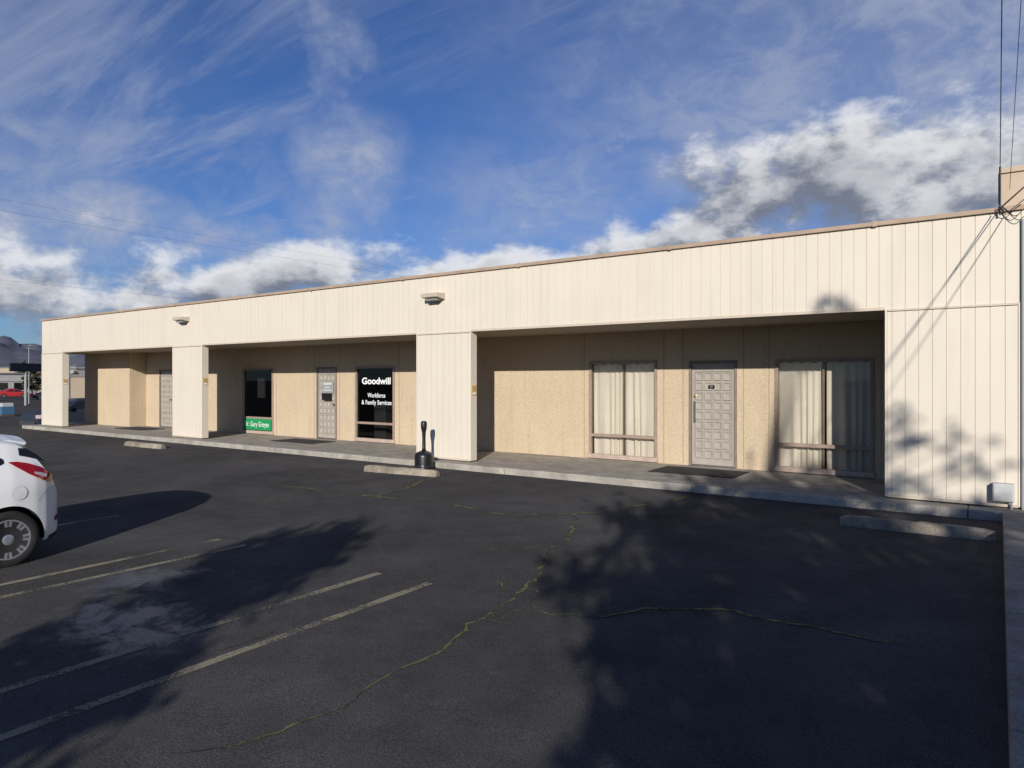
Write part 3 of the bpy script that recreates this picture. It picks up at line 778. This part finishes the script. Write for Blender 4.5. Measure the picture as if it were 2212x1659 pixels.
    def deck(nm, s0, s1, k, mt, off=.006):
        v = []; f = []; n1 = 16; n2 = 12
        for i in range(n1+1):
            s = s0+(s1-s0)*i/n1; T = ht(s); rd = min(round_, (T-hb(s))*.45); w0 = wid(s, T-rd)
            for j in range(n2+1):
                q = -1+2*j/n2; c_ = abs(q)*k
                ph = math.acos(min(1, c_**(1/.6)))
                v.append((s, w0*q*k, T-rd+rd*math.sin(ph)**.75+off))
        for i in range(n1):
            for j in range(n2): q = i*(n2+1)+j; f.append((q, q+1, q+n2+2, q+n2+1))
        mesh_obj(nm, v, f, M[mt], E, smooth=True)
    for gspec in glass:
        if gspec[0] == 'deck': deck(gspec[1], gspec[2], gspec[3], .95 if gspec[1] == 'rear_window' and hi else .86, 'carglass', .010)
        else: patch('side_window', *gspec[1:], 'carglass')
    if extras: extras(E, patch, wid, ht)
    return E

def ex_hatch(E, patch, wid, ht):
    patch('tail_lamp', [.15,.20,.28,.40,.50,.58], [.86,.86,.90,.97,1.045,1.105], [.93,.98,1.035,1.085,1.11,1.112], 'lampred', .012, n1=24)
    patch('lamp_inset', [.22,.28,.35], [.92,.935,.97], [.95,.975,.99], 'lampclear', .018, n1=6, n2=3)
    for r_, nm, mt, off in ((.074, 'fuel_door_gap', 'boxgrey', .003), (.071, 'fuel_door', 'carwhite', .005)):
        v = [(.50, wid(.50, .78)+off, .78)]; f = []
        for i in range(32):
            t = 2*math.pi*i/32; s = .50+r_*math.cos(t); h = .78+r_*math.sin(t); v.append((s, wid(s, h)+off, h))
        for i in range(32): f.append((0, 1+i, 1+(i+1) % 32))
        mesh_obj(nm, v, f, M[mt], E)
    patch('shut_line', [.05,.16,.26,.32], [.795,.80,.735,.66], [.800,.805,.741,.667], 'greyp', .003, n1=20, n2=1)
    patch('reflector', [.05,.08,.12], [.42,.41,.415], [.47,.47,.46], 'lampred', .006, n1=6, n2=2)
    patch('lower_trim', [.04,.2], [.25,.22], [.30,.27], 'black', .004, n1=12, n2=2)
    patch('door_shut_line', [1.32,1.328], [.35,.35], [.95,.95], 'black', .003, n1=1, n2=8)
    patch('hatch_glass_edge', [.22,.30,.40,.47], [1.08,1.115,1.15,1.17], [1.09,1.17,1.24,1.25], 'carglass', .006, n1=10, n2=4)
    n = 14; v = []; f = []
    for i in range(n+1):
        q = -1+2*i/n; w = .60*q; c = .05*q*q
        v += [(.70, w, 1.385-c), (.50, w, 1.38-c), (.29+c*1.2, w, 1.345-c), (.30+c*1.2, w, 1.315-c), (.55, w, 1.32-c)]
    for i in range(n):
        for k in range(5): f.append((i*5+k, i*5+(k+1) % 5, i*5+5+(k+1) % 5, i*5+5+k))
    f.append((0,1,2,3,4)); f.append(tuple(n*5+k for k in range(5)))
    mesh_obj('spoiler', v, f, M['carwhite'], E, smooth=False, bevel=.008)
    mesh_obj('number_plate', [(-.004,-.15,.6),(-.004,.15,.6),(-.004,.15,.72),(-.004,-.15,.72)], [(0,1,2,3)], M['white'], E)
PR = ([.12,.2,.28,.36,.5,.6,.7,.8,.92,.97,1.1,1.25,1.42,1.6],[.86,.94,.985,1.0,.992,.99,.985,.985,.965,.94,.885,.82,.74,.66])
vehicle('parked_car', 'white compact hatchback parked on the asphalt lot', 'car', 3.85,
  ([0,.03,.08,.14,.24,.34,.45,.7,1.2,1.9,2.4,2.85,3.2,3.6,3.78,3.85],[.64,.76,.85,.94,1.10,1.24,1.335,1.385,1.43,1.42,1.25,.99,.93,.80,.68,.55]),
  ([0,.04,.2,.45,3.2,3.7,3.85],[.40,.31,.24,.18,.17,.22,.32]),
  ([0,.03,.08,.14,.22,.34,.55,3.1,3.5,3.7,3.8,3.85],[.52,.66,.77,.855,.92,.965,1.0,1.0,.94,.84,.72,.6]),
  PR, .86, (.60, 3.05), .30, 'carwhite', (-9.34, 3.54, gz(-9.3, 3)-.015), math.radians(-90),
  [('deck', 'rear_window', .14, .40), ('deck', 'windscreen', 2.02, 2.78),
   ('s', [.62,.75,.9,1.25], [1.10,1.04,1.02,1.0], [1.14,1.24,1.29,1.32]), ('s', [1.34,1.6,2.0,2.35,2.65], [1.0,.98,.97,.96,.95], [1.33,1.335,1.325,1.16,.99])],
  extras=ex_hatch)

def simple_ex(E, patch, wid, ht):
    patch('tail_lamp', [.02,.2], [.75,.75], [.98,.98], 'lampred', .01, n1=4, n2=3)
TR = ([.3,.45,.6,1.0,1.25,1.4,1.85,2.0],[.92,.98,1.,1.,.98,.92,.78,.74])
def ex_truck(E, patch, wid, ht):
    patch('head_lamp', [5.35,5.6], [.85,.85], [1.05,1.03], 'lampclear', .01, n1=4, n2=3)
    patch('tail_lamp', [.03,.15], [.9,.9], [1.2,1.2], 'lampred', .01, n1=4, n2=3)
    MB().box(5.62, 5.72, -.9, .9, .45, .68).obj('bumper', M['metal'], E, bevel=.02)
    MB().box(3.95, 4.15, .95, 1.12, 1.25, 1.45).obj('mirror', M['cardark'], E, bevel=.02)
    MB().box(3.95, 4.15, -1.12, -.95, 1.25, 1.45).obj('mirror', M['cardark'], E, bevel=.02)
tx = -42.5
vehicle('pickup_truck', 'dark slate blue crew-cab pickup truck in the street', 'truck', 5.7,
  ([0,.05,1.75,1.80,1.95,2.4,3.4,3.7,4.15,4.4,5.3,5.6,5.7],[1.18,1.27,1.27,1.30,1.78,1.88,1.87,1.75,1.34,1.28,1.20,1.10,.9]),
  ([0,.3,5.4,5.7],[.5,.38,.38,.5]), ([0,.1,.3,5.2,5.5,5.7],[.94,.98,1.,1.,.94,.84]), TR, .98, (1.15, 4.75), .40, 'carslate',
  (tx, 21.2, gz(tx, 19)), math.radians(-90),
  [('deck', 'windscreen', 3.52, 4.12), ('s', [2.05,2.4,2.85], [1.32,1.31,1.31], [1.60,1.75,1.77]), ('s', [2.95,3.3,3.6,4.05], [1.31,1.31,1.31,1.33], [1.77,1.76,1.70,1.36])],
  extras=ex_truck, hi=False)
SED = dict(L=4.6, HT=([0,.1,.9,1.6,2.4,3.0,3.7,4.3,4.6],[.75,.98,1.05,1.40,1.43,1.32,.98,.88,.62]), HB=([0,.3,4.3,4.6],[.34,.2,.2,.32]), WP=([0,.1,.4,4.1,4.45,4.6],[.78,.9,1.,1.,.88,.7]))
def sedan(paint, label, x, y, rot):
    return vehicle('parked_car', label, 'car', SED['L'], SED['HT'], SED['HB'], SED['WP'], PR, .9, (.95, 3.65), .33, paint, (x, y, gz(x, y)), rot,
      [('deck','windscreen',2.95,3.6),('deck','rear_window',.95,1.5),('s',[1.4,1.8,2.3],[1.0,.98,.97],[1.12,1.31,1.34]),('s',[2.38,2.9,3.4],[.97,.96,.96],[1.34,1.28,1.05])],
      extras=simple_ex, hi=False, group='cars parked across the street')
sedan('carred', 'red saloon car parked across the street', -138, 46, math.radians(70))
sedan('carwhite', 'white saloon car parked across the street', -132, 49.5, math.radians(75))
sedan('cardark', 'dark saloon car parked across the street', -120, 44.5, math.radians(80))
sedan('carwhite', 'white saloon car parked across the street', -128, 57, math.radians(20))
sedan('carred', 'red saloon car parked across the street', -150, 50, math.radians(80))

# ------------------------------------------------------------------ beyond the street
def shop(x0, x1, y0, y1, h, colr, label, sign=None):
    m1 = mat('render_'+label[:6], colr, .8, .1, .5)
    z = -1.22
    e = empty('shop_building', ((x0+x1)/2, (y0+y1)/2, z), label, 'building'); C.view_layer.update()
    B(MB().box(x0, x1, y0, y1, z, z+h), 'wall', m1, e)
    B(MB().box(x0-.2, x1+.2, y0-.2, y1+.2, z+h+.001, z+h+.35), 'roof', M['roofgrey'], e)
    y = y0+.8
    while y < y1-2: B(MB().box(x1+.003, x1+.05, y, y+1.8, z+.8, z+2.4), 'window', M['carglass'], e); y += 3
    B(MB().box(x1+.003, x1+.12, y0+.5, y1-.5, z+2.7, z+3.2), 'shop_fascia', M['white'] if sign is None else M[sign], e)
shop(-190, -176, 58, 72, 4.2, (.45,.43,.40), 'low pale rendered shop with dark windows across the street', 'boxgrey')
shop(-150, -138, 70, 86, 4.6, (.35,.26,.18), 'brown brick shop with flat roof across the street', 'coping')
shop(-196, -180, 76, 96, 5.5, (.35,.33,.31), 'grey flat-roofed store in the distance', 'carred')
shop(-290, -262, 92, 112, 7, (.42,.34,.25), 'large tan store in the distance', 'coping')
shop(-112, -104, 46.5, 55, 3.4, (.35,.28,.20), 'small brown kiosk building across the street', 'coping')
shop(-300, -280, 118, 150, 8, (.45,.43,.42), 'pale warehouse in the distance', 'greyp')
e = empty('billboard', (-91.8, 33.4, -1.22), 'dark billboard on a single steel post', 'billboard')
o = MB().box(-.12, .12, -1.9, 1.9, 3.0, 3.95).obj('billboard_panel', M['cardark'], e); o.location = (0, 0, .9); o.rotation_euler = (0, 0, math.radians(20))
MB().tube((0, 0, 0), (0, 0, 3.85), .14, .14, 10).obj('post', M['greyp'], e)
for (x, y, h) in ((-98, 36, 7.0), (-60, 24.8, 6.2)):
    e = empty('street_lamp', (x, y, -1.22), 'slim grey steel street lamp beside the road', 'street lamp', 'street lamps across the street')
    MB().tube((0, 0, 0), (0, 0, h), .08, .05, 8).obj('post', M['greyp'], e)
    MB().tube((0, 0, h), (1.2, -.3, h+.15), .04, .04, 6).obj('arm', M['greyp'], e)
    MB().box(1.1, 1.7, -.45, -.2, h+.08, h+.2).obj('lamp_head', M['greyp'], e, bevel=.03)
e = empty('storage_crate', (-66, 22.6, -1.22), 'stack of blue and grey packed crates in the lot', 'crate')
MB().box(-.5, .5, -.45, .45, .12, .75).obj('crate_body', mat('blue_wrap', (.05, .13, .22), .6), e, bevel=.03)
MB().box(-.45, .45, -.4, .4, .752, 1.05).obj('crate_top', M['boxgrey'], e, bevel=.03)
MB().box(-.5, .5, -.45, .45, 0, .119).obj('pallet', M['bark'], e)

v = []; f = []; na = 260; nr = 8; rs = [900, 1100, 1300, 1550, 1800, 2100, 2500, 2900]
for i in range(na+1):
    a = math.radians(88+(200-88)*i/na)
    for j, r in enumerate(rs):
        x, y = r*math.cos(a), r*math.sin(a)
        hmax = 9+(j/(nr-1))**1.0*104
        z = hmax*(.72+.95*mn.fractal(Vector((x*.0026, y*.0026, 3.1)), .9, 2.1, 6))
        v.append((x, y, -3 if j == 0 else max(2, z)))
for i in range(na):
    for j in range(nr-1): k = i*nr+j; f.append((k, k+1, k+nr+1, k+nr))
struct(mesh_obj('hills', v, f, M['hill'], smooth=True))

# ------------------------------------------------------------------ trees
def tree(x, y, H, cz, rx, rz, ncl, nlf, lsz, label, m='leaf', trunk=.16, clr=.45, name='shade_tree', shape='round', extra=(), ry=None, seed=None):
    z0 = gz(x, y); ry = ry or rx
    e = empty(name, (x, y, z0), label, 'tree')
    b = MB(); rnd = random.Random(seed if seed is not None else int(x*13+y*7))
    segs = 6; p = Vector((0, 0, 0)); pts = [p.copy()]
    for i in range(segs):
        q = Vector((rnd.uniform(-.06, .06), rnd.uniform(-.06, .06), H*.86*(i+1)/segs))
        b.tube(p, q, trunk*(1-i/segs*.8), trunk*(1-(i+1)/segs*.8), 8); p = q; pts.append(q.copy())
    lv = []; lf = []; cl = []
    for c in range(ncl):
        while True:
            u = Vector((rnd.uniform(-1, 1), rnd.uniform(-1, 1), rnd.uniform(-1, 1)))
            if shape == 'box':
                if abs(u.x)**3.+abs(u.y)**3.+abs(u.z)**3. < 1: break
            elif .25 < u.length < 1: break
        if shape == 'cone':
            zt = rnd.random()**.8; rr = rx*(1-zt*.45)*math.sqrt(rnd.random()); an = rnd.uniform(0, 6.28)
            cc = Vector((rr*math.cos(an), rr*math.sin(an), cz-rz+2*rz*zt))
        else: cc = Vector((u.x*rx, u.y*ry, cz+u.z*rz))
        cl.append((cc, clr*rnd.uniform(.6, 1.3), nlf, lsz))
    for q_ in extra:
        ex, ey, ez, er, en = q_[:5]; cl.append((Vector((ex-x, ey-y, ez-z0)), er, en, q_[5] if len(q_) > 5 else lsz))
    for cc, cs_, nl, ls in cl:
        k = min(segs-1, max(1, int((cc.z-.8)/(H*.86)*segs))); st = pts[k]
        mid = st.lerp(cc, .5)+Vector((0, 0, .15)); b.tube(st, mid, trunk*.25, trunk*.11, 5); b.tube(mid, cc, trunk*.11, .006, 5)
        tw = [Vector((rnd.gauss(0, 1), rnd.gauss(0, 1), rnd.gauss(0, .8))).normalized()*cs_*rnd.uniform(.6, 1.35) for _ in range(max(4, nl//14))]
        for l in range(nl):
            t_ = tw[l % len(tw)]; pp = cc+t_*rnd.uniform(.05, 1.05)+Vector((rnd.gauss(0, .07), rnd.gauss(0, .07), rnd.gauss(0, .07)))*cs_
            s = ls*rnd.uniform(.6, 1.3)
            a1 = (t_.normalized()+Vector((rnd.gauss(0,.45), rnd.gauss(0,.45), rnd.gauss(0,.45)))).normalized(); a2 = a1.orthogonal().normalized()
            a2 = (a2*math.cos(l)+a1.cross(a2)*math.sin(l))
            n = len(lv); lv += [pp-a1*s, pp+a2*s*.4, pp+a1*s, pp-a2*s*.4]; lf.append((n, n+1, n+2, n+3))
    b.obj('trunk', M['bark'], e)
    me = bpy.data.meshes.new('crown'); me.from_pydata([tuple(q) for q in lv], [], lf); me.update(); me.materials.append(M[m])
    o = bpy.data.objects.new('crown', me); COL.objects.link(o); o.parent = e
    return e
# trees standing behind the photographer, which throw the shadows on the lot
rx_ = random.Random(21)
ex = []
for i in range(9):      # leading shoot at the top
    t = i/8; ex.append((6.28+.42*t, -6, 9.06+.12*math.sin(5*t)+.1*t, .12, 13, .055))
for t in (.2, .5, .8): ex.append((6.55+.15*t, -6, 9.0-.9*t, .05, 5, .05))
for i in range(22):     # feathery sprays along the top of the crown
    a = rx_.uniform(0, 1); ex.append((6.6+1.9*a, -6+rx_.uniform(-.5, .5), 6.8+rx_.uniform(0, .85)*math.sin(math.pi*min(1, a*1.1+.1)), rx_.uniform(.16, .36), 34, .065))
for i in range(34):     # spreading boughs on the west side
    z_ = rx_.uniform(1.8, 5.4); x0_ = 2.35+max(0, z_-3.0)*.40
    ex.append((rx_.uniform(x0_, x0_+1.2), rx_.uniform(-7, -5), z_, rx_.uniform(.28, .55), 85))
tree(5.75, -6.0, 8.0, 4.40, 2.62, 2.6, 215, 190, .088, 'leafy shade tree standing beside the parking lot', trunk=.17, shape='box', clr=.5, extra=ex, ry=2.3, seed=4)
tree(-1.20, -6.0, 4.7, 2.62, .98, 1.85, 125, 170, .07, 'narrow columnar evergreen tree beside the parking lot', trunk=.08, shape='cone', clr=.42, name='columnar_tree', seed=9)
for (x, y, h) in ((-116, 36, 4), (-150, 62, 5), (-140, 52, 4.5), (-170, 64, 6), (-165, 75, 6), (-100, 47, 4), (-220, 80, 8), (-70, 60, 6)):
    tree(x, y, h, h*.62, h*.34, h*.36, 24, 60, .28, 'small dull green street tree across the street', 'leafdull', .16, h*.16, name='street_tree')
